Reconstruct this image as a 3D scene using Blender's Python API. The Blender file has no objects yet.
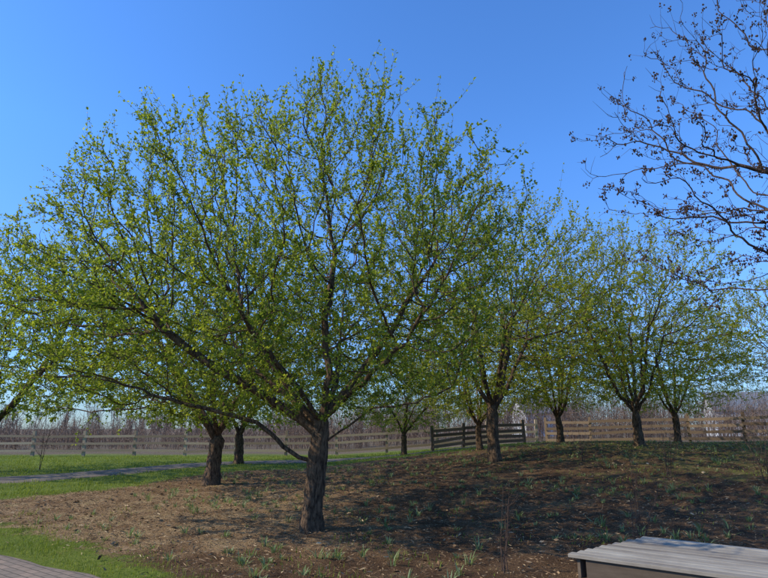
import bpy, math, numpy as np, time
from mathutils import Vector
T0=time.time()
sc=bpy.context.scene
sc.view_settings.view_transform='Standard'
sc.view_settings.look='None'
sc.view_settings.exposure=0

# ------------------------------------------------------------ helpers
def smooth(v,a,b):
    t=np.clip((np.asarray(v,float)-a)/(b-a),0,1); return t*t*(3-2*t)
def H(x,y):
    x=np.asarray(x,float); y=np.asarray(y,float)
    h=1.0*smooth(x,-4,9)*smooth(y,8,20)*(1-0.4*smooth(y,24,36))*(1-smooth(y,60,120))
    h=h+0.03*np.sin(x*0.7+1.3)*np.sin(y*0.55+0.4)*smooth(y,6,10)
    return h
def norm(v):
    return v/np.maximum(np.linalg.norm(v,axis=-1,keepdims=True),1e-9)

def build_mesh(name,parts,mats,smooth_flags=None,link=True):
    V=[];L=[];LT=[];MI=[];SM=[];off=0
    for i,(v,f,m) in enumerate(parts):
        v=np.asarray(v,np.float32).reshape(-1,3); f=np.asarray(f,np.int64)
        if len(f)==0: continue
        V.append(v);L.append((f+off).ravel());LT.append(np.full(len(f),f.shape[1]))
        MI.append(np.full(len(f),m)); SM.append(np.full(len(f),bool(smooth_flags[i]) if smooth_flags else False))
        off+=len(v)
    V=np.concatenate(V);L=np.concatenate(L).astype(np.int32);LT=np.concatenate(LT).astype(np.int32)
    MI=np.concatenate(MI).astype(np.int32);SM=np.concatenate(SM)
    LS=np.concatenate([[0],np.cumsum(LT)[:-1]]).astype(np.int32)
    me=bpy.data.meshes.new(name)
    me.vertices.add(len(V));me.vertices.foreach_set('co',V.ravel())
    me.loops.add(len(L));me.loops.foreach_set('vertex_index',L)
    me.polygons.add(len(LT));me.polygons.foreach_set('loop_start',LS);me.polygons.foreach_set('loop_total',LT)
    for m in mats: me.materials.append(m)
    me.polygons.foreach_set('material_index',MI);me.polygons.foreach_set('use_smooth',SM)
    me.update(calc_edges=True);me.validate()
    if not link: return me
    return add_obj(name,me)
def add_obj(name,me,loc=(0,0,0),rotz=0,scale=(1,1,1),parent=None):
    o=bpy.data.objects.new(name,me); sc.collection.objects.link(o)
    o.location=loc;o.rotation_euler=(0,0,rotz);o.scale=scale
    if parent: o.parent=parent
    return o

def tube(pts,rad,sides,rough=0.0,ph=0.0):
    pts=np.asarray(pts);n=len(pts)
    t=norm(np.gradient(pts,axis=0))
    ref=np.zeros(3);ref[np.argmin(np.abs(t).max(axis=0))]=1
    u=norm(np.cross(t,ref));w=np.cross(t,u)
    a=np.arange(sides)*2*math.pi/sides
    rr=np.asarray(rad)[:,None]*np.ones(sides)[None]
    if rough>0:
        s=np.arange(n)[:,None]
        rr=rr*(1+rough*(0.5*np.sin(3*a+ph+0.15*s)+0.35*np.sin(5*a+2*ph-0.23*s)+0.35*np.sin(s*1.3+2*a+ph)+0.25*np.sin(s*2.9+4*a)))
    v=pts[:,None]+rr[...,None]*(np.cos(a)[None,:,None]*u[:,None]+np.sin(a)[None,:,None]*w[:,None])
    i=np.arange(n-1)[:,None]*sides;j=np.arange(sides)[None];k=(j+1)%sides
    f=np.stack([i+j,i+k,i+sides+k,i+sides+j],-1).reshape(-1,4)
    return v.reshape(-1,3),f
def twigs(paths,rad,sides=3):
    m,k,_=paths.shape
    t=norm(paths[:,-1]-paths[:,0])
    ref=np.where(np.abs(t[:,2:3])>0.8,np.array([[1.,0,0]]),np.array([[0,0,1.]]))
    u=norm(np.cross(t,ref));w=np.cross(t,u)
    a=np.arange(sides)*2*math.pi/sides
    ring=np.cos(a)[None,:,None]*u[:,None]+np.sin(a)[None,:,None]*w[:,None]
    v=paths[:,:,None]+rad[:,:,None,None]*ring[:,None]
    b=(np.arange(m)*k*sides)[:,None,None];i=(np.arange(k-1)*sides)[None,:,None];j=np.arange(sides)[None,None]
    kk=(j+1)%sides
    f=np.stack([b+i+j,b+i+kk,b+i+sides+kk,b+i+sides+j],-1).reshape(-1,4)
    return v.reshape(-1,3),f
def leaves(P,D,L,W,rng,fold=0.25):
    n=len(P);D=norm(D)
    r=norm(rng.normal(size=(n,3))+np.array([0,0,1.3]))
    S=norm(np.cross(D,r));N=np.cross(S,D)
    L=L[:,None];W=W[:,None]
    mid=P+D*L*0.45-N*L*0.06
    a=P;b=mid+S*W*0.5+N*W*fold;c=P+D*L-N*L*0.12;d=mid-S*W*0.5+N*W*fold
    v=np.stack([a,b,c,d],1).reshape(-1,3)
    i=np.arange(n)*4
    f=np.concatenate([np.stack([i,i+1,i+2],1),np.stack([i,i+2,i+3],1)])
    return v,f
BOXF=np.array([[0,3,2,1],[4,5,6,7],[0,1,5,4],[1,2,6,5],[2,3,7,6],[3,0,4,7]])
def box(c,ex,ey,ez,sx,sy,sz):
    c=np.array(c,float);ex=np.array(ex,float)*sx/2;ey=np.array(ey,float)*sy/2;ez=np.array(ez,float)*sz/2
    v=[c-ex-ey-ez,c+ex-ey-ez,c+ex+ey-ez,c-ex+ey-ez,c-ex-ey+ez,c+ex-ey+ez,c+ex+ey+ez,c-ex+ey+ez]
    return np.array(v),BOXF.copy()

# ------------------------------------------------------------ materials
def newmat(name):
    m=bpy.data.materials.new(name);m.use_nodes=True
    nt=m.node_tree;nt.nodes.clear();return m,nt
def ramp(nt,stops,src):
    r=nt.nodes.new('ShaderNodeValToRGB');e=r.color_ramp.elements
    while len(e)<len(stops): e.new(0.5)
    for i,(p,c) in enumerate(stops):
        e[i].position=p;e[i].color=(*c,1)
    nt.links.new(src,r.inputs[0]);return r.outputs[0]
def mixc(nt,f,a,b):
    m=nt.nodes.new('ShaderNodeMix');m.data_type='RGBA'
    if isinstance(f,(int,float)): m.inputs[0].default_value=f
    else: nt.links.new(f,m.inputs[0])
    for s,x in ((6,a),(7,b)):
        if isinstance(x,tuple): m.inputs[s].default_value=(*x,1)
        else: nt.links.new(x,m.inputs[s])
    return m.outputs[2]
def mth(nt,op,a,b=None,c=None):
    m=nt.nodes.new('ShaderNodeMath');m.operation=op
    for i,x in enumerate((a,b,c)):
        if x is None: continue
        if isinstance(x,(int,float)): m.inputs[i].default_value=x
        else: nt.links.new(x,m.inputs[i])
    return m.outputs[0]
def noise(nt,scale,detail=4,vec=None,rough=0.55):
    n=nt.nodes.new('ShaderNodeTexNoise');n.inputs['Scale'].default_value=scale
    n.inputs['Detail'].default_value=detail;n.inputs['Roughness'].default_value=rough
    if vec is not None: nt.links.new(vec,n.inputs['Vector'])
    return n.outputs['Fac']
def finish(nt,col,rough=0.9,bump=None,bs=0.5,bd=0.02,spec=0.2,transl=None):
    p=nt.nodes.new('ShaderNodeBsdfPrincipled');o=nt.nodes.new('ShaderNodeOutputMaterial')
    if isinstance(col,tuple): p.inputs['Base Color'].default_value=(*col,1)
    else: nt.links.new(col,p.inputs['Base Color'])
    p.inputs['Roughness'].default_value=rough
    p.inputs['Specular IOR Level'].default_value=spec
    if bump is not None:
        b=nt.nodes.new('ShaderNodeBump');b.inputs['Strength'].default_value=bs;b.inputs['Distance'].default_value=bd
        nt.links.new(bump,b.inputs['Height']);nt.links.new(b.outputs[0],p.inputs['Normal'])
    out=p.outputs[0]
    if transl:
        tcol,fac=transl
        t=nt.nodes.new('ShaderNodeBsdfTranslucent')
        if isinstance(tcol,tuple): t.inputs[0].default_value=(*tcol,1)
        else: nt.links.new(tcol,t.inputs[0])
        mx=nt.nodes.new('ShaderNodeMixShader');mx.inputs[0].default_value=fac
        nt.links.new(out,mx.inputs[1]);nt.links.new(t.outputs[0],mx.inputs[2]);out=mx.outputs[0]
    nt.links.new(out,o.inputs[0])
def coord(nt,scale=(1,1,1),kind='Object'):
    tc=nt.nodes.new('ShaderNodeTexCoord');mp=nt.nodes.new('ShaderNodeMapping')
    mp.inputs['Scale'].default_value=scale;nt.links.new(tc.outputs[kind],mp.inputs[0]);return mp.outputs[0]
def island(nt):
    return nt.nodes.new('ShaderNodeNewGeometry').outputs['Random Per Island']

def bark_mat(name,dark,light):
    m,nt=newmat(name)
    v=coord(nt,(1,1,0.28))
    n1=noise(nt,26,6,v,0.65);n2=noise(nt,3,3,coord(nt))
    c=ramp(nt,[(0.35,dark),(0.62,light)],n1)
    c=mixc(nt,mth(nt,'MULTIPLY',n2,0.5),c,tuple(x*0.6 for x in dark))
    finish(nt,c,0.92,n1,1.0,0.04,0.15);return m
def leaf_mat(name,stops,tmul=1.5,fac=0.45,ts=1.6):
    m,nt=newmat(name)
    r=island(nt);big=noise(nt,0.9,2,coord(nt))
    x=mth(nt,'ADD',mth(nt,'MULTIPLY',r,0.65),mth(nt,'MULTIPLY',mth(nt,'SUBTRACT',big,0.3),0.9))
    c=ramp(nt,stops,x)
    t=nt.nodes.new('ShaderNodeMix');t.data_type='RGBA';t.blend_type='MULTIPLY';t.inputs[0].default_value=1
    nt.links.new(c,t.inputs[6]);t.inputs[7].default_value=(min(1,tmul*.83),min(1,tmul*0.8),tmul*0.4,1)
    s=nt.nodes.new('ShaderNodeVectorMath');s.operation='SCALE';s.inputs[3].default_value=ts;nt.links.new(t.outputs[2],s.inputs[0])
    finish(nt,c,0.5,spec=0.3,transl=(s.outputs[0],fac));return m
bark=bark_mat('bark_brown',(0.03,0.019,0.013),(0.22,0.14,0.085))
bark2=bark_mat('bark_grey',(0.05,0.032,0.024),(0.17,0.115,0.09))
leafA=leaf_mat('leaf_green',[(0.0,(0.06,0.095,0.011)),(0.5,(0.17,0.215,0.024)),(1.0,(0.36,0.37,0.06))],1.4,0.5,1.9)
leafB=leaf_mat('leaf_yellow_green',[(0.0,(0.11,0.145,0.014)),(0.5,(0.25,0.27,0.028)),(1.0,(0.43,0.40,0.06))],1.4,0.5,1.9)

# ------------------------------------------------------------ tree generator
def colonize(rng,seedpos,seedpar,att,step=0.16,kill=0.3,infl=3.0,iters=160,up=0.05,jit=0.25,maxc=3):
    pos=[np.array(p,float) for p in seedpos];par=list(seedpar)
    nc=[0]*len(pos)
    for p in par:
        if p>=0: nc[p]+=1
    att=att.copy();P=np.array(pos)
    grow_ok=np.array([p[2]>1.35 for p in pos])
    d=np.linalg.norm(att[:,None]-P[None],axis=2);d[:,~grow_ok]=1e9
    near=d.argmin(1);dist=d.min(1)
    for it in range(iters):
        act=dist<infl
        if not act.any(): break
        idx=near[act];dirs=norm(att[act]-P[idx])
        S=np.zeros_like(P);np.add.at(S,idx,dirs)
        ids=np.unique(idx)
        ids=np.array([i for i in ids if nc[i]<maxc])
        if len(ids)==0: break
        D=norm(norm(S[ids])+np.array([0,0,up])+rng.normal(size=(len(ids),3))*jit)
        NP=P[ids]+D*step
        base=len(P);P=np.concatenate([P,NP]);par+=ids.tolist()
        nc+= [0]*len(ids)
        for i in ids: nc[i]+=1
        m=np.full(len(att),1e9);am=np.zeros(len(att),int)
        for s in range(0,len(NP),400):
            dn=np.linalg.norm(att[:,None]-NP[None,s:s+400],axis=2)
            mm=dn.min(1);b=mm<m;am=np.where(b,dn.argmin(1)+s,am);m=np.where(b,mm,m)
        b=m<dist
        dist=np.where(b,m,dist);near=np.where(b,am+base,near)
        keep=dist>kill
        att=att[keep];dist=dist[keep];near=near[keep]
        if len(att)==0: break
    return P,np.array(par)

def make_tree(name,seed,trunk,limbs,env,natt,rt,mats,leafL=0.042,shoot_p=0.6,ncl=5,nleaf=5,pods=False,
              kill=0.3,jit=0.25,shell=0.5,rtip=0.004,shootlen=(0.15,0.45),step=0.16,leafprob=1.0):
    rng=np.random.default_rng(seed)
    sp=[];par=[]
    trunk=np.array(trunk,float)
    seg=[]
    for a,b in zip(trunk[:-1],trunk[1:]):
        n=max(1,int(np.linalg.norm(b-a)/0.09))
        for k in range(n): seg.append(a+(b-a)*k/n)
    seg.append(trunk[-1])
    for i,p in enumerate(seg): sp.append(p);par.append(i-1)
    for (sz,pts) in limbs:
        k=int(np.argmin([abs(p[2]-sz) for p in sp[:len(seg)]]))
        prev=k;cur=np.array(sp[k])
        for q in pts:
            q=np.array(q,float);L=np.linalg.norm(q-cur);n=max(1,int(L/0.15))
            for j in range(1,n+1):
                sp.append(cur+(q-cur)*j/n+rng.normal(size=3)*0.015);par.append(prev);prev=len(sp)-1
            cur=q
    A=[]
    for (c,r_lo,r_hi,zu,zd,frac) in env:
        n=int(natt*frac)
        v=norm(rng.normal(size=(n,3)));rad=rng.random(n)**(1/3.*(1-shell)+0.05)
        rad=np.where(rng.random(n)<0.35,rng.random(n)**0.5,rad)
        v=v*rad[:,None]
        ph=np.arctan2(v[:,1],v[:,0]);lump=1+0.07*np.sin(ph*3+seed)+0.06*np.sin(ph*5+v[:,2]*6+seed*2)
        v=v*lump[:,None]
        x=np.where(v[:,0]<0,v[:,0]*r_lo[0],v[:,0]*r_hi[0]);y=np.where(v[:,1]<0,v[:,1]*r_lo[1],v[:,1]*r_hi[1])
        z=np.where(v[:,2]<0,v[:,2]*zd,v[:,2]*zu)
        A.append(np.stack([x,y,z],1)+np.array(c))
    A=np.concatenate(A)
    A=A[A[:,2]>1.45]
    g=np.sin(A[:,0]*1.9+seed)*np.sin(A[:,1]*1.7+1.1*seed)*np.sin(A[:,2]*2.1+0.7*seed)
    A=A[(g<0.42)|pods|(rng.random(len(A))<0.25)]
    P,par=colonize(rng,sp,par,A,kill=kill,jit=jit,step=step)
    n=len(P)
    for _ in range(2):
        Q=P.copy();c=np.arange(len(sp),n);Q[c]=0.7*P[c]+0.3*P[par[c]];P=Q
    ch=[[] for _ in range(n)]
    for i in range(1,n): ch[par[i]].append(i)
    flow=np.zeros(n)
    for i in range(n-1,-1,-1):
        if flow[i]==0: flow[i]=1
        if par[i]>=0: flow[par[i]]+=flow[i]
    ft=flow[0];ex=math.log(rt/rtip)/math.log(ft)
    R=rtip*flow**ex
    z=P[:,2]
    R[:len(seg)]*=1+0.45*np.exp(-np.maximum(z[:len(seg)],0)/0.22)
    parts=[];sm=[]
    stack=[(0,-1)]
    while stack:
        s,p=stack.pop()
        chain=[] if p<0 else [p]
        cur=s
        while True:
            chain.append(cur)
            c=ch[cur]
            if not c: break
            c=sorted(c,key=lambda q:-flow[q])
            for o in c[1:]: stack.append((o,cur))
            cur=c[0]
        if len(chain)<2: continue
        rr=R[chain].copy()
        if p>=0: rr[0]=min(rr[0],rr[1]*1.35)
        rm=rr.max();sides=18 if rm>0.1 else 9 if rm>0.04 else 6 if rm>0.015 else 4
        v,f=tube(P[chain],rr,sides,0.2 if rm>0.1 else 0.08 if rm>0.04 else 0,ph=rng.random()*6)
        parts.append((v,f,0));sm.append(True)
    thin=np.where(R<rtip*2.8)[0]
    thin=thin[thin>len(seg)]
    d=norm(P[thin]-P[par[thin]])
    reps=np.floor(shoot_p+rng.random(len(thin))).astype(int)
    sel=np.repeat(np.arange(len(thin)),reps)
    S=P[thin][sel];dd=d[sel]
    hi=np.clip((S[:,2]-env[0][0][2])/env[0][3],0,1)
    out=norm((S-np.array(env[0][0]))*np.array([1,1,0.6]))
    m=len(S)
    up=np.array([0,0,1.])
    D1=norm(dd*0.6+up*(0.1+0.9*hi[:,None])+out*0.4+rng.normal(size=(m,3))*0.6)
    D2=norm(D1+up*(0.1+0.8*hi[:,None])+rng.normal(size=(m,3))*0.25)
    L=(shootlen[0]+rng.random(m)**2*(shootlen[1]-shootlen[0]))*(0.7+0.7*hi)
    L=L[:,None]
    paths=np.stack([S,S+D1*L*0.35,S+D1*L*0.35+D2*L*0.35,S+D1*L*0.35+D2*L*0.65],1)
    rad=np.stack([np.full(m,rtip*0.9),np.full(m,rtip*.75),np.full(m,rtip*.6),np.full(m,rtip*.35)],1)
    v,f=twigs(paths,rad);parts.append((v,f,0));sm.append(True)
    C=[];AX=[]
    for t in np.linspace(0.25,1,ncl):
        q=t*3;i=min(int(q),2);fr=q-i
        pp=paths[:,i]*(1-fr)+paths[:,i+1]*fr
        kk=rng.random(m)<leafprob
        C.append(pp[kk]);AX.append(D2[kk])
    kk=rng.random(len(thin))<0.5*leafprob
    C.append(P[thin][kk]);AX.append(d[kk])
    C=np.concatenate(C);AX=np.concatenate(AX);nC=len(C)
    if not pods:
        C=np.repeat(C,nleaf,0);AX=np.repeat(AX,nleaf,0)
        D=norm(AX*0.5+rng.normal(size=C.shape)*0.6+np.array([0,0,0.15]))
        Ls=leafL*(0.45+rng.random(len(C))*0.95)
        v,f=leaves(C+rng.normal(size=C.shape)*0.014,D,Ls,Ls*0.62,rng)
        parts.append((v,f,1));sm.append(False)
    else:
        k=rng.random(nC)<0.30;C=C[k]
        C=np.repeat(C,7,0)+rng.normal(size=(len(C)*7,3))*0.03
        s=(0.010+rng.random(len(C))*0.012)[:,None,None]
        octa=np.array([[1,0,0],[-1,0,0],[0,1,0],[0,-1,0],[0,0,1.4],[0,0,-1.4]],float)[None]
        v=(C[:,None]+octa*s*(0.7+0.6*rng.random((len(C),6,1)))).reshape(-1,3)
        F=np.array([[0,2,4],[2,1,4],[1,3,4],[3,0,4],[2,0,5],[1,2,5],[3,1,5],[0,3,5]])
        f=(np.arange(len(C))[:,None,None]*6+F[None]).reshape(-1,3)
        parts.append((v,f,1));sm.append(False)
    me=build_mesh(name,parts,mats,sm,link=False)
    print('TREE',name,'nodes',n,'shoots',m,'clusters',nC,'polys',len(me.polygons),'t',round(time.time()-T0,1))
    return me

main_me=make_tree('crabapple_tree',11,
    trunk=[(0,0,-0.15),(0.0,0,0.1),(0.05,0.0,0.7),(0.10,0.0,1.3),(0.12,0.02,1.6),(0.14,0.03,1.8)],
    limbs=[(1.05,[(-0.35,-0.1,1.2),(-0.9,-0.2,1.7),(-1.7,-0.3,1.9),(-2.6,-0.35,2.1)]),
           (1.35,[(0.45,-0.1,1.55),(1.0,-0.25,1.9),(1.7,-0.35,2.0),(2.3,-0.4,2.25)]),
           (1.6,[(-0.35,0.1,2.1),(-0.9,0.2,2.8),(-1.4,0.3,3.6)]),
           (1.7,[(-0.3,-0.5,2.3),(-0.9,-1.1,3.1)]),
           (1.8,[(0.25,-0.1,2.5),(0.15,-0.2,3.4),(0.3,-0.1,4.4)]),
           (1.8,[(0.65,0.2,2.4),(1.3,0.3,3.3),(1.8,0.35,4.2)]),
           (1.7,[(0.7,-0.5,2.2),(1.5,-1.1,2.9)]),
           (1.7,[(0.3,0.7,2.4),(0.3,1.4,3.3)]),
           (1.5,[(-0.8,0.1,2.1),(-1.9,-0.1,2.7),(-2.8,-0.2,3.4)]),
           (1.6,[(-0.5,0.6,2.1),(-1.5,1.3,2.8)])],
    env=[((-0.3,0.1,4.3),(5.0,3.6),(4.4,4.3),3.15,2.6,0.77),((-2.7,0.4,3.3),(3.4,3.0),(3.0,3.2),2.0,1.7,0.23)],
    natt=9300,rt=0.15,mats=[bark,leafA],leafL=0.051,shoot_p=1.0,ncl=5,nleaf=3,kill=0.19,step=0.14,rtip=0.0034,shootlen=(0.13,0.62))
add_obj('crabapple_tree',main_me,(-1.18,9.5,float(H(-1.18,9.5))))

def std_limbs(rng,z0,n,spread,h):
    out=[]
    for i in range(n):
        a=i*2*math.pi/n+rng.random()*0.8;s=spread*(0.7+0.6*rng.random())
        c=np.array([math.cos(a),math.sin(a),0])
        out.append((z0-rng.random()*0.5,[tuple(c*s*0.4+[0,0,z0+0.5]),tuple(c*s+[0,0,z0+0.5+h*(0.5+0.5*rng.random())])]))
    return out
r1=np.random.default_rng(5)
B=make_tree('crabB',21,[(0,0,-0.2),(0.05,0,0.8),(0.12,0.05,1.7)],std_limbs(r1,1.7,6,1.3,1.8),
    [((0,0,4.2),(4.9,4.9),(4.9,4.9),3.5,2.8,1.0)],4600,0.18,[bark,leafA],leafL=0.07,shoot_p=0.9,ncl=4,nleaf=3,kill=0.25)
Cc=make_tree('crabC',22,[(0,0,-0.2),(-0.05,0,0.8),(0.0,0.05,1.6)],std_limbs(r1,1.6,6,1.1,2.2),
    [((0,0,4.3),(4.4,4.4),(4.4,4.4),3.6,3.0,1.0)],4000,0.16,[bark,leafB],leafL=0.069,shoot_p=0.9,ncl=4,nleaf=3,kill=0.26,shootlen=(0.2,0.8),shell=0.35)
Dd=make_tree('crabD',23,[(0,0,-0.2),(0.04,0,0.6),(0.0,0.05,1.2)],std_limbs(r1,1.3,7,1.1,2.6),
    [((0,0,4.1),(4.3,4.0),(4.2,4.3),3.6,3.0,1.0)],3700,0.14,[bark,leafB],leafL=0.069,shoot_p=0.9,ncl=4,nleaf=3,kill=0.27,shootlen=(0.2,0.8),shell=0.3)
def put(me,x,y,rot,s,sz=None):
    add_obj('crabapple_tree',me,(x,y,float(H(x,y))),rot,(s,s,sz or s))
put(B,-5.0,16.7,0.4,1.08,1.0)
put(B,-6.6,26.0,2.1,1.0)
put(B,-14.9,21.5,4.0,1.2)
put(Cc,3.5,18.0,0.3,1.1)
put(Dd,4.2,25.0,2.6,0.9)
put(B,1.0,28.3,4.2,0.72)
put(Dd,7.9,25.5,0.9,0.95)
put(Dd,9.0,20.0,1.7,1.03)
put(Cc,12.9,25.0,3.3,0.8)
put(Cc,18.3,23.5,5.0,0.93)

podm,nt=newmat('seed_pod');finish(nt,ramp(nt,[(0,(0.02,0.012,0.01)),(1,(0.08,0.045,0.03))],island(nt)),0.8)
pod_me=make_tree('seed_pod_tree',31,[(0,0,-0.2),(-0.05,0,1.2),(-0.1,0,2.6)],
    [(2.0,[(-0.9,-0.2,3.2),(-2.0,-0.4,4.0)]),(2.6,[(-0.8,0.1,4.2),(-1.6,0.1,5.6)]),(2.6,[(0.1,0,4.2),(-0.2,0,6)]),(2.4,[(0.9,0.2,3.8),(1.8,0.3,5)])],
    [((-0.7,0,6.8),(4.8,4.2),(3.8,3.6),4.8,3.3,1.0)],1700,0.16,[bark2,podm],pods=True,kill=0.32,jit=0.45,shoot_p=0.6,rtip=0.005,shootlen=(0.2,0.6),ncl=3)
add_obj('bare_seed_pod_tree',pod_me,(9.7,9.6,float(H(9.7,9.6))))

# ------------------------------------------------------------ ground
bedpoly=np.array([(-1.2,5.6),(-3.2,7.5),(-6.0,9.7),(-9,11.6),(-8.6,13),(-7.2,15.6),(-6.8,19),(-5.5,22),(-2,24.5),(3,26),(9,26.5),(17,26.5),(24,22),(22,10),(12,1),(3,1.5)],float)
def sdist(x,y,poly):
    x=np.asarray(x,float);y=np.asarray(y,float);d=np.full(x.shape,1e9);ins=np.zeros(x.shape,bool)
    for i in range(len(poly)):
        a=poly[i];b=poly[(i+1)%len(poly)];ab=b-a
        t=np.clip(((x-a[0])*ab[0]+(y-a[1])*ab[1])/(ab@ab),0,1)
        d=np.minimum(d,np.hypot(x-a[0]-t*ab[0],y-a[1]-t*ab[1]))
        c=((a[1]>y)!=(b[1]>y))&(x<(b[0]-a[0])*(y-a[1])/(b[1]-a[1]+1e-12)+a[0]);ins^=c
    return np.where(ins,d,-d)
xs=np.concatenate([np.linspace(-420,-40,14),np.linspace(-36,-15,24),np.arange(-14.5,18,0.11),np.linspace(18.5,40,24),np.linspace(45,420,14)])
ys=np.concatenate([np.linspace(-60,0,10),np.arange(1,4,0.3),np.arange(4,20,0.11),np.arange(20.2,38,0.3),np.linspace(40,70,16),np.linspace(80,700,20)])
X,Y=np.meshgrid(xs,ys);sd=sdist(X,Y,bedpoly)
rg=np.random.default_rng(3)
Z=H(X,Y)+np.where(sd>0.2,(rg.random(X.shape)-0.5)*0.045,0)
nx,ny=len(xs),len(ys)
i=np.arange(ny-1)[:,None]*nx+np.arange(nx-1)[None];F=np.stack([i,i+1,i+nx+1,i+nx],-1).reshape(-1,4)
gm,nt=newmat('ground_grass_and_mulch')
def attr(nm):
    at=nt.nodes.new('ShaderNodeAttribute');at.attribute_name=nm;return at.outputs['Fac']
bedv=attr('bed');weedv=attr('weed');strawv=attr('straw');fieldv=attr('field')
oc=coord(nt)
nb=noise(nt,1.6,5,oc);nf=noise(nt,14,5,oc,0.7);nff=noise(nt,60,4,oc,0.7);nl=noise(nt,0.35,4,oc)
e=mth(nt,'ADD',bedv,mth(nt,'MULTIPLY',mth(nt,'SUBTRACT',nb,0.5),1.6))
e=mth(nt,'ADD',e,mth(nt,'MULTIPLY',mth(nt,'SUBTRACT',nf,0.5),0.9))
mask=nt.nodes.new('ShaderNodeMapRange');mask.inputs[1].default_value=-0.12;mask.inputs[2].default_value=0.12;nt.links.new(e,mask.inputs[0])
grass=ramp(nt,[(0.3,(0.07,0.09,0.016)),(0.5,(0.14,0.19,0.026)),(0.7,(0.24,0.27,0.06))],mth(nt,'ADD',mth(nt,'MULTIPLY',nf,0.5),mth(nt,'MULTIPLY',nl,0.5)))
grass=mixc(nt,fieldv,grass,ramp(nt,[(0.3,(0.12,0.09,0.06)),(0.7,(0.22,0.17,0.11))],nf))
mf=mth(nt,'ADD',mth(nt,'MULTIPLY',nff,0.55),mth(nt,'MULTIPLY',nb,0.45))
mf=mth(nt,'ADD',mf,mth(nt,'MULTIPLY',strawv,0.17))
mul=ramp(nt,[(0.3,(0.035,0.019,0.011)),(0.5,(0.115,0.066,0.035)),(0.62,(0.26,0.16,0.085)),(0.8,(0.50,0.36,0.20))],mf)
w=mth(nt,'GREATER_THAN',mth(nt,'ADD',mth(nt,'MULTIPLY',nf,0.5),mth(nt,'ADD',mth(nt,'MULTIPLY',nb,0.5),mth(nt,'MULTIPLY',weedv,0.12))),0.61)
mul=mixc(nt,mth(nt,'MULTIPLY',w,0.6),mul,(0.11,0.125,0.03))
finish(nt,mixc(nt,mask.outputs[0],grass,mul),0.95,mth(nt,'ADD',nf,nff),1.0,0.04,0.1)
go=build_mesh('ground',[(np.stack([X,Y,Z],-1).reshape(-1,3),F,0)],[gm],[True])
def straw(x,y): return (1-smooth(x,-2.5,1.0))*smooth(y,7,8.5)*(1-0.5*smooth(y,13,18))
for nm,val in (('bed',sd),('weed',smooth(X,2,9)*smooth(Y,9,15)+0.25*smooth(Y,15,22)),('straw',straw(X,Y)),('field',smooth(Y,33.5,37))):
    a=go.data.attributes.new(nm,'FLOAT','POINT');a.data.foreach_set('value',np.clip(val,-50,50).astype(np.float32).ravel())

def strip(name,pts,width,mat,lift,nsub=14,seg=0.4):
    pts=np.array(pts,float);d=np.r_[0,np.cumsum(np.linalg.norm(np.diff(pts,axis=0),axis=1))]
    s=np.arange(0,d[-1],seg);x=np.interp(s,d,pts[:,0]);y=np.interp(s,d,pts[:,1])
    for _ in range(6):
        x[1:-1]=(x[:-2]+x[1:-1]*2+x[2:])/4;y[1:-1]=(y[:-2]+y[1:-1]*2+y[2:])/4
    tx=np.gradient(x);ty=np.gradient(y);l=np.hypot(tx,ty);nx_,ny_=-ty/l,tx/l
    u=np.linspace(-0.5,0.5,nsub)
    ed=1+0.08*np.sin(s*1.7)+0.05*np.sin(s*4.1)
    XX=x[:,None]+nx_[:,None]*u*width*ed[:,None];YY=y[:,None]+ny_[:,None]*u*width*ed[:,None]
    ZZ=H(XX,YY)+lift-np.where(np.abs(u)>0.49,0.05,0)[None]
    i=np.arange(len(s)-1)[:,None]*nsub+np.arange(nsub-1)[None]
    f=np.stack([i,i+1,i+nsub+1,i+nsub],-1).reshape(-1,4)
    return build_mesh(name,[(np.stack([XX,YY,ZZ],-1).reshape(-1,3),f,0)],[mat],[True])
pm,nt=newmat('path_gravel');oc=coord(nt)
a=noise(nt,40,5,oc,0.7);b=noise(nt,1.2,4,oc)
finish(nt,ramp(nt,[(0.35,(0.10,0.085,0.07)),(0.65,(0.24,0.20,0.16))],mth(nt,'ADD',mth(nt,'MULTIPLY',a,0.5),mth(nt,'MULTIPLY',b,0.5))),0.95,a,0.7,0.02,0.1)
GP=[(-24,9),(-15,14.5),(-11.5,18.2),(-9.3,23),(-7,27),(0,29),(9,30)]
strip('gravel_path',GP,2.2,pm,0.02)
bm_,nt=newmat('paver_brick');oc=coord(nt)
mp=nt.nodes.new('ShaderNodeMapping');mp.inputs['Rotation'].default_value=(0,0,0.6);nt.links.new(oc,mp.inputs[0])
bt=nt.nodes.new('ShaderNodeTexBrick');nt.links.new(mp.outputs[0],bt.inputs['Vector'])
bt.inputs['Color1'].default_value=(0.34,0.25,0.19,1);bt.inputs['Color2'].default_value=(0.24,0.19,0.15,1);bt.inputs['Mortar'].default_value=(0.06,0.05,0.04,1)
bt.inputs['Scale'].default_value=1;bt.inputs['Brick Width'].default_value=0.2;bt.inputs['Row Height'].default_value=0.1;bt.inputs['Mortar Size'].default_value=0.006
c=mixc(nt,mth(nt,'MULTIPLY',noise(nt,9,5,oc),0.6),bt.outputs['Color'],(0.14,0.115,0.09))
finish(nt,c,0.9,mth(nt,'SUBTRACT',1.0,bt.outputs['Fac']),0.6,0.01,0.2)
d_=np.array([.825,-.565]);n_=np.array([-.565,-.825]);p0=np.array([-4.79,7.45])+n_*0.65
strip('brick_path',[p0-d_*14,p0-d_*6,p0,p0+d_*8,p0+d_*14],1.8,bm_,0.025)
def near_path(x,y):
    s=(x-p0[0])*n_[0]+(y-p0[1])*n_[1];return np.abs(s)<0.88
gp=np.array(GP,float)
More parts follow.
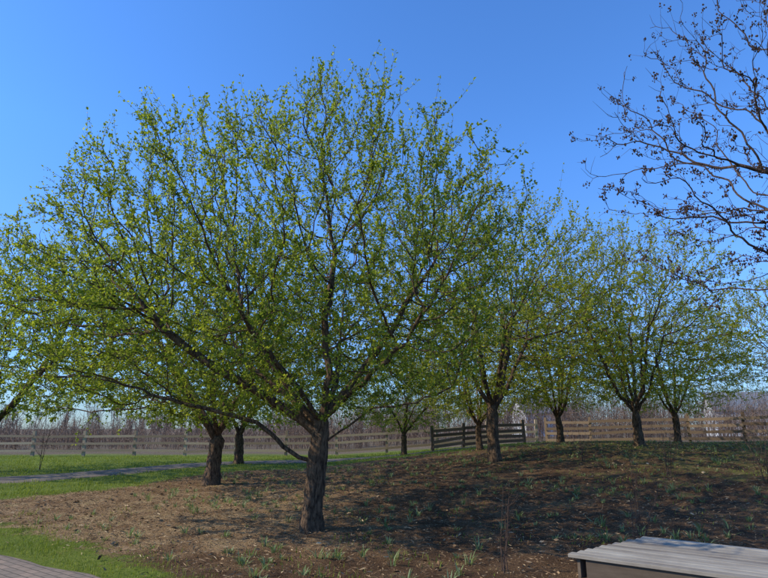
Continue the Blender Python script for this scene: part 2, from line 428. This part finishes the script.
def near_gp(x,y):
    d=np.full(x.shape,1e9)
    for a,b in zip(gp[:-1],gp[1:]):
        ab=b-a;t=np.clip(((x-a[0])*ab[0]+(y-a[1])*ab[1])/(ab@ab),0,1)
        d=np.minimum(d,np.hypot(x-a[0]-t*ab[0],y-a[1]-t*ab[1]))
    return d<1.0+0.15*rg.normal(size=x.shape)

def litter():
    n=260000
    y=4.2+rg.random(n)**1.4*18;x=(rg.random(n)-0.5)*2*(3+y*0.8)
    k=(sdist(x,y,bedpoly)+rg.normal(size=n)*0.25>0)&(rg.random(n)<0.35+0.65*straw(x,y));x=x[k];y=y[k];n=len(x)
    a=rg.random(n)*6.283;L=0.015+rg.random(n)**2*0.08;W=0.003+rg.random(n)*0.006
    big=rg.random(n)<0.03;W=np.where(big,L*0.5,W)
    P=np.stack([x,y,H(x,y)+0.014+rg.random(n)*0.022],1)
    D=np.stack([np.cos(a),np.sin(a),rg.normal(size=n)*0.25],1)
    return leaves(P,D,L*(1+y/40),W*(1+y/30),rg,0.1)
lm,nt=newmat('straw_litter');
finish(nt,ramp(nt,[(0,(0.05,0.028,0.016)),(0.45,(0.18,0.11,0.058)),(0.85,(0.37,0.25,0.14)),(1,(0.50,0.38,0.23))],island(nt)),0.85,spec=0.2)
v,f=litter();build_mesh('mulch_litter',[(v,f,0)],[lm])
def blades(n,ylo,yhi,xlo,xhi,h,wd,cond,pw=1.3):
    y=ylo+rg.random(n)**pw*(yhi-ylo);x=xlo+rg.random(n)*(xhi-xlo)
    k=cond(x,y);x=x[k];y=y[k];n=len(x)
    P=np.stack([x,y,H(x,y)-0.005],1);a=rg.random(n)*6.283
    hh=h*(0.4+rg.random(n))*(0.8+0.5*np.sin(x*3.1)*np.sin(y*2.7+x));ln=rg.random(n)*0.6
    S=np.stack([np.cos(a),np.sin(a),0*a],1)*(wd*(0.6+0.8*rg.random(n)))[:,None]
    T=np.stack([-np.sin(a),np.cos(a),0*a],1)
    m=P+T*(hh*ln*0.3)[:,None]+np.array([0,0,1])*(hh*0.6)[:,None]
    t=P+T*(hh*ln)[:,None]+np.array([0,0,1])*hh[:,None]
    v=np.stack([P-S,P+S,m+S*0.7,m-S*0.7,t],1).reshape(-1,3);i=np.arange(n)*5
    return (v,np.stack([i,i+1,i+2,i+3],1)),(v,np.stack([i+3,i+2,i+4],1))
grm=leaf_mat('grass_blade',[(0.0,(0.08,0.11,0.016)),(0.5,(0.16,0.21,0.026)),(1.0,(0.31,0.32,0.08))],1.2,0.35)
def gcond(x,y):
    return (sdist(x,y,bedpoly)+rg.normal(size=x.shape)*0.3<0)&~near_path(x,y)&~near_gp(x,y)
parts=[]
def comb(q):
    (v,f4),(v2,f3)=q
    parts.append((v,f4,0));parts.append((v2,f3,0))
comb(blades(100000,5.5,15,-14,0,0.055,0.0035,gcond))
comb(blades(90000,13,33,-26,8,0.08,0.008,gcond,1.0))
def wcond(x,y):
    s=np.sin(x*1.9+2*np.sin(y*0.9))*np.sin(y*1.7+1.5*np.sin(x*1.1))
    return (sdist(x,y,bedpoly)>0)&(s+0.45*smooth(x,3,10)*smooth(y,9,16)+rg.normal(size=x.shape)*0.45>0.98)
comb(blades(120000,6,26,-7,22,0.06,0.006,wcond,1.0))
build_mesh('grass',parts,[grm])

dm=leaf_mat('bulb_leaf',[(0.0,(0.09,0.13,0.05)),(0.5,(0.16,0.21,0.08)),(1.0,(0.30,0.34,0.18))],1.2,0.3)
def tufts(n):
    y=5.8+rg.random(n)**1.0*18;x=-6+rg.random(n)*22
    k=(sdist(x,y,bedpoly)>0.3)&(np.abs(x)<y*0.8);x=x[k];y=y[k]
    k=(np.sin(x*0.8+y*1.3)+rg.normal(size=len(x))*0.8)>-0.1;x=x[k];y=y[k]
    sz=0.5+rg.random(len(x))**1.5*0.85
    m=12;x=np.repeat(x,m);y=np.repeat(y,m);sz=np.repeat(sz,m);n=len(x)
    a=rg.random(n)*6.283;rr=rg.random(n)*0.06
    P=np.stack([x+np.cos(a)*rr,y+np.sin(a)*rr,H(x,y)],1)
    D=np.stack([np.cos(a),np.sin(a),0*a],1);L=(0.07+rg.random(n)*0.10)*sz;le=0.2+rg.random(n)*0.9
    S=np.stack([-np.sin(a),np.cos(a),0*a],1)*0.007
    pts=[P+D*(L*le*t*t)[:,None]+np.array([0,0,1])*(L*(t-0.35*le*t*t))[:,None] for t in (0,0.4,0.75,1.0)]
    wv=(0.9,1,0.8,0.15)
    v=np.stack([q for p,w in zip(pts,wv) for q in (p-S*w,p+S*w)],1).reshape(-1,3);i=np.arange(n)*8
    f=np.concatenate([np.stack([i+2*j,i+2*j+1,i+2*j+3,i+2*j+2],1) for j in range(3)])
    return v,f
v,f=tufts(1900);build_mesh('daffodil_foliage',[(v,f,0)],[dm])

def shrub_me(seed,h,ns,sp,r=0.006):
    q=np.random.default_rng(seed);a=q.random(ns)*6.283;o=q.random(ns)*sp
    base=np.stack([np.cos(a)*0.05,np.sin(a)*0.05,0*a],1);hh=h*(0.6+0.5*q.random(ns))
    dr=np.stack([np.cos(a)*o,np.sin(a)*o,0*a],1)
    ts=np.linspace(0,1,6)
    pa=base[:,None]+dr[:,None]*(ts**1.4)[None,:,None]+np.array([0,0,1])*(hh[:,None]*ts)[...,None]+q.normal(size=(ns,6,3))*0.012
    v,f=twigs(pa,np.linspace(r,r*0.35,6)[None].repeat(ns,0),4);parts=[(v,f,0)]
    m=ns*9;i=q.integers(0,ns,m);t=q.integers(1,6,m);st=pa[i,t]
    d=norm(q.normal(size=(m,3))*0.6+np.array([0,0,0.8]));L=h*(0.08+0.16*q.random(m))[:,None]
    pp=np.stack([st,st+d*L*.5,st+d*L+np.array([0,0,0.2])*L],1)
    v,f=twigs(pp,np.array([[r*.5,r*.4,r*.2]]).repeat(m,0));parts.append((v,f,0))
    return build_mesh('shrub',parts,[bark2],[True,True],link=False)
for k,(x,y,h,ns,sp) in enumerate([(3.4,7.9,1.1,7,0.35),(1.35,6.9,0.9,5,0.25),(8.6,13.0,1.3,16,0.8),(6.9,14,1.1,8,0.5),(5.7,16.5,1.0,9,.5)]):
    add_obj('bare_shrub',shrub_me(40+k,h,ns,sp),(x,y,float(H(x,y))))
add_obj('young_sapling',shrub_me(60,2.4,2,0.25,0.014),(-13.5,22.5,0.0))

# ------------------------------------------------------------ fences
def wood_mat(name,d,l,sc_=(1,1,1)):
    m,nt=newmat(name);v=coord(nt,sc_)
    n1=noise(nt,9,6,v,0.7);r=island(nt)
    c=ramp(nt,[(0.3,d),(0.7,l)],mth(nt,'ADD',mth(nt,'MULTIPLY',n1,0.7),mth(nt,'MULTIPLY',r,0.3)))
    finish(nt,c,0.85,n1,0.5,0.01,0.2);return m
wl=wood_mat('weathered_wood_light',(0.22,0.155,0.10),(0.50,0.385,0.26),(2,2,8))
wd_=wood_mat('weathered_wood_shaded',(0.09,0.06,0.04),(0.26,0.185,0.125),(2,2,8))  # weathered boards with shade put into the colour, right and middle fences
def fence(name,p,q,mat,rails=3,hh=1.25,sp=2.9,rw=0.13):
    p=np.array(p,float);q=np.array(q,float);L=np.linalg.norm(q-p);n=int(round(L/sp));d=(q-p)/L
    parts=[];pr=None
    for i in range(n+1):
        c=p+d*L*i/n;z=float(H(*c));lean=rg.normal()*0.03
        parts.append((*box((c[0],c[1],z+hh/2),(d[0],d[1],0),(-d[1],d[0],0),(lean,0,1),0.15,0.15,hh+0.3+rg.random()*0.08),0))
        if pr is not None:
            for r in range(rails):
                za=(r+0.75)/rails*hh*0.97
                a=np.array([pr[0],pr[1],float(H(*pr))+za+rg.normal()*0.025]);b=np.array([c[0],c[1],z+za+rg.normal()*0.025])
                off=np.array([d[1],-d[0],0])*0.098
                e=norm(b-a);w=np.cross(e,off/np.linalg.norm(off))
                parts.append((*box((a+b)/2+off,e,off/np.linalg.norm(off),w,np.linalg.norm(b-a)-0.01,0.035,rw),0))
        pr=c
    return build_mesh(name,parts,[mat])
fence('wooden_fence',(-44,33),(9,33.5),wl,3)
fence('wooden_fence',(9.6,33.5),(27,24),wd_,4,1.35,2.4,0.15)
fence('wooden_fence',(2.5,29.5),(7.5,30.5),wd_,4,1.1,1.7,0.15)

# ------------------------------------------------------------ wooden platform
D_=norm(np.array([0.80,-0.60]));W_=norm(np.array([0.80,0.60]))
ang=math.atan2(D_[1],D_[0])
def board_mat(name,cols):
    m,nt=newmat(name)
    tc=nt.nodes.new('ShaderNodeTexCoord');mp=nt.nodes.new('ShaderNodeMapping');mp.vector_type='TEXTURE'
    mp.inputs['Rotation'].default_value=(0,0,ang);mp.inputs['Scale'].default_value=(8,0.6,1)
    nt.links.new(tc.outputs['Object'],mp.inputs[0])
    g=noise(nt,10,7,mp.outputs[0],0.7);g2=noise(nt,3,5,coord(nt),0.6);r=island(nt)
    c=ramp(nt,[(0.3,cols[0]),(0.5,cols[1]),(0.7,cols[2])],mth(nt,'ADD',mth(nt,'MULTIPLY',g,0.5),mth(nt,'ADD',mth(nt,'MULTIPLY',r,0.2),mth(nt,'MULTIPLY',g2,0.3))))
    finish(nt,c,0.85,g,0.5,0.006,0.2);return m
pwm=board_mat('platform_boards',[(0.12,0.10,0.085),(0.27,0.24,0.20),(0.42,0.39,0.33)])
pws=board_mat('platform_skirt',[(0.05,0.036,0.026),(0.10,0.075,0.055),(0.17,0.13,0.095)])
def platform():
    A=np.array([2.02,6.6]);d=D_;w=W_;zt=0.25
    perp=np.array([0.6,0.8]);cs=w@perp
    nb=11;Wd=1.62;L=3.4;parts=[];pw=Wd*cs/nb
    for i in range(nb):
        j=rg.normal()*0.012
        c=A+w*(i+0.5)*Wd/nb+d*(L/2+j)
        parts.append((*box((c[0],c[1],zt-0.018+rg.normal()*0.003),(*d,0),(*perp,0),(0,0,1),L,pw-0.012,0.036),0))
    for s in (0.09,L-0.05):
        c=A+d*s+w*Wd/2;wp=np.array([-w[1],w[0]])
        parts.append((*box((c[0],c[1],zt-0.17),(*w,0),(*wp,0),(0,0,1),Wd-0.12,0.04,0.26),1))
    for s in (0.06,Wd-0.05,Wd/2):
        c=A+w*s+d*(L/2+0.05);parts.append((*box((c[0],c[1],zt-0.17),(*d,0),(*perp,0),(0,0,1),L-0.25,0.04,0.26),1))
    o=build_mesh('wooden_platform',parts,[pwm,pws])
    b=o.modifiers.new('bev','BEVEL');b.width=0.004;b.segments=2
platform()

# ------------------------------------------------------------ background thicket
def thicket(name,n,x0,x1,y0,y1,hfun,mat,ns=9,nsub=9,r=0.016,seed=7):
    q=np.random.default_rng(seed);x=x0+q.random(n)*(x1-x0);y=y0+q.random(n)*(y1-y0)
    hs=hfun(x)*(0.55+0.6*q.random(n))
    m=n*ns;bx=np.repeat(x,ns)+q.normal(size=m)*0.35;by=np.repeat(y,ns)+q.normal(size=m)*0.35;h=np.repeat(hs,ns)*(0.6+0.45*q.random(m))
    B_=np.stack([bx,by,H(bx,by)-0.1],1);a=q.random(m)*6.283;o=h*q.random(m)*0.45
    D=np.stack([np.cos(a)*o,np.sin(a)*o,0*a],1);ts=np.linspace(0,1,4)
    pa=B_[:,None]+D[:,None]*(ts**1.3)[None,:,None]+np.array([0,0,1])*(h[:,None]*ts)[...,None]+q.normal(size=(m,4,3))*0.06*np.array([0,1,1,1])[None,:,None]
    v,f=twigs(pa,np.linspace(r,r*.5,4)[None].repeat(m,0));parts=[(v,f,0)]
    k=m*nsub;i=np.repeat(np.arange(m),nsub);t=0.5+q.random(k)*2.5;ti=np.minimum(t.astype(int),2);fr=(t-ti)[:,None]
    st=pa[i,ti]*(1-fr)+pa[i,ti+1]*fr;d=norm(q.normal(size=(k,3))*0.7+np.array([0,0,0.6]));L=(h[i]*(0.1+0.22*q.random(k)))[:,None]
    pp=np.stack([st,st+d*L*.5+q.normal(size=(k,3))*0.05,st+d*L+np.array([0,0,.2])*L],1)
    v,f=twigs(pp,np.array([[r*.6,r*.5,r*.3]]).repeat(k,0));parts.append((v,f,0))
    return build_mesh(name,parts,[mat])
tm,nt=newmat('thicket_twigs');finish(nt,ramp(nt,[(0,(0.10,0.062,0.042)),(0.6,(0.23,0.15,0.105)),(1,(0.34,0.25,0.18))],island(nt)),0.9)
thicket('bare_shrub_thicket',800,-48,62,40,62,lambda x:2.2+2.5*smooth(x,-18,6),tm,8,8,0.016)
thicket('distant_tree_line',230,-150,190,105,150,lambda x:7.5+0*x,tm,8,10,0.06,8)

# ------------------------------------------------------------ houses
wm,nt=newmat('white_siding');finish(nt,ramp(nt,[(0.3,(0.45,0.46,0.48)),(0.7,(0.62,0.62,0.62))],noise(nt,2,4,coord(nt))),0.7)
rm,nt=newmat('grey_shingles');finish(nt,ramp(nt,[(0.3,(0.12,0.14,0.17)),(0.7,(0.20,0.23,0.27))],noise(nt,6,4,coord(nt,(1,1,4)))),0.8)
gl,nt=newmat('window_glass');finish(nt,(0.03,0.04,0.05),0.15,spec=0.6)
def house(x,y,rot,L,W,hw,hr):
    e=bpy.data.objects.new('white_house',None);sc.collection.objects.link(e);e.location=(x,y,float(H(x,y)));e.rotation_euler=(0,0,rot)
    l,w=L/2,W/2
    v=[(-l,-w,-.2),(l,-w,-.2),(l,w,-.2),(-l,w,-.2),(-l,-w,hw),(l,-w,hw),(l,w,hw),(-l,w,hw),(-l,0,hw+hr),(l,0,hw+hr)]
    me=bpy.data.meshes.new('walls');me.from_pydata(v,[],[(0,1,5,4),(2,3,7,6),(1,2,6,9,5),(3,0,4,8,7)]);me.materials.append(wm)
    add_obj('walls',me,parent=e)
    o=0.35;t=0.12;s=hr/w;zl=hw-o*s
    v=[(-l-o,-w-o,zl+.03),(l+o,-w-o,zl+.03),(l+o,0,hw+hr+.03),(-l-o,0,hw+hr+.03),(l+o,w+o,zl+.03),(-l-o,w+o,zl+.03)]
    v+= [(a,b,c+t) for a,b,c in v]
    f=[(0,1,2,3),(3,2,4,5),(6,9,8,7),(9,11,10,8),(0,6,7,1),(5,4,10,11),(0,3,9,6),(3,5,11,9),(1,7,8,2),(2,8,10,4)]
    me=bpy.data.meshes.new('roof');me.from_pydata(v,[],f);me.materials.append(rm);add_obj('roof',me,parent=e)
    n=max(2,int(L/2.5));parts=[]
    for i in range(n):
        xx=-l+(i+0.5)*L/n
        if i==n//2: parts.append((*box((xx,-w-0.02,1.0),(1,0,0),(0,1,0),(0,0,1),0.95,0.06,2.05),0))
        else: parts.append((*box((xx,-w-0.02,hw*0.55),(1,0,0),(0,1,0),(0,0,1),0.9,0.06,1.1),0))
    add_obj('windows_and_door',build_mesh('windows_and_door',parts,[gl],link=False),parent=e)
house(20.5,74,0.15,6,5,3.0,1.8)
house(56,88,-0.3,9,7,4.0,2.6)

# ------------------------------------------------------------ light, sky, camera
el=math.radians(36);az=math.atan2(-0.95,-0.18)
W=bpy.data.worlds.new('World');sc.world=W;W.use_nodes=True;nt=W.node_tree
sk=nt.nodes.new('ShaderNodeTexSky');sk.sky_type='NISHITA';sk.sun_disc=False;sk.sun_elevation=el;sk.sun_rotation=az
sk.ozone_density=2.0;sk.air_density=1.0;sk.dust_density=0.2
tc=nt.nodes.new('ShaderNodeTexCoord');sx=nt.nodes.new('ShaderNodeSeparateXYZ');nt.links.new(tc.outputs['Generated'],sx.inputs[0])
tint=ramp(nt,[(0.0,(0.22,0.32,0.50)),(0.15,(0.32,0.48,0.78)),(0.45,(0.36,0.64,1.0))],sx.outputs[2])
mm=nt.nodes.new('ShaderNodeVectorMath');mm.operation='MULTIPLY';nt.links.new(sk.outputs[0],mm.inputs[0]);nt.links.new(tint,mm.inputs[1])
m2=nt.nodes.new('ShaderNodeVectorMath');m2.operation='SCALE';m2.inputs[3].default_value=1.95;nt.links.new(mm.outputs[0],m2.inputs[0])
bg=nt.nodes['Background'];nt.links.new(m2.outputs[0],bg.inputs[0]);bg.inputs[1].default_value=0.15
sd_=np.array([math.sin(az)*math.cos(el),math.cos(az)*math.cos(el),math.sin(el)])
l=bpy.data.lights.new('sun','SUN');l.energy=5;l.angle=math.radians(0.5);l.color=(1,0.90,0.70)
lo=bpy.data.objects.new('sun',l);sc.collection.objects.link(lo);lo.rotation_euler=Vector(sd_).to_track_quat('Z','Y').to_euler()
cam=bpy.data.cameras.new('camera');co=bpy.data.objects.new('camera',cam);sc.collection.objects.link(co)
co.location=(0,0,1.6);co.rotation_euler=(math.radians(90+14.2),0,0);cam.lens=25.7;cam.sensor_width=36;cam.clip_end=3000
sc.camera=co
print('DONE',time.time()-T0)
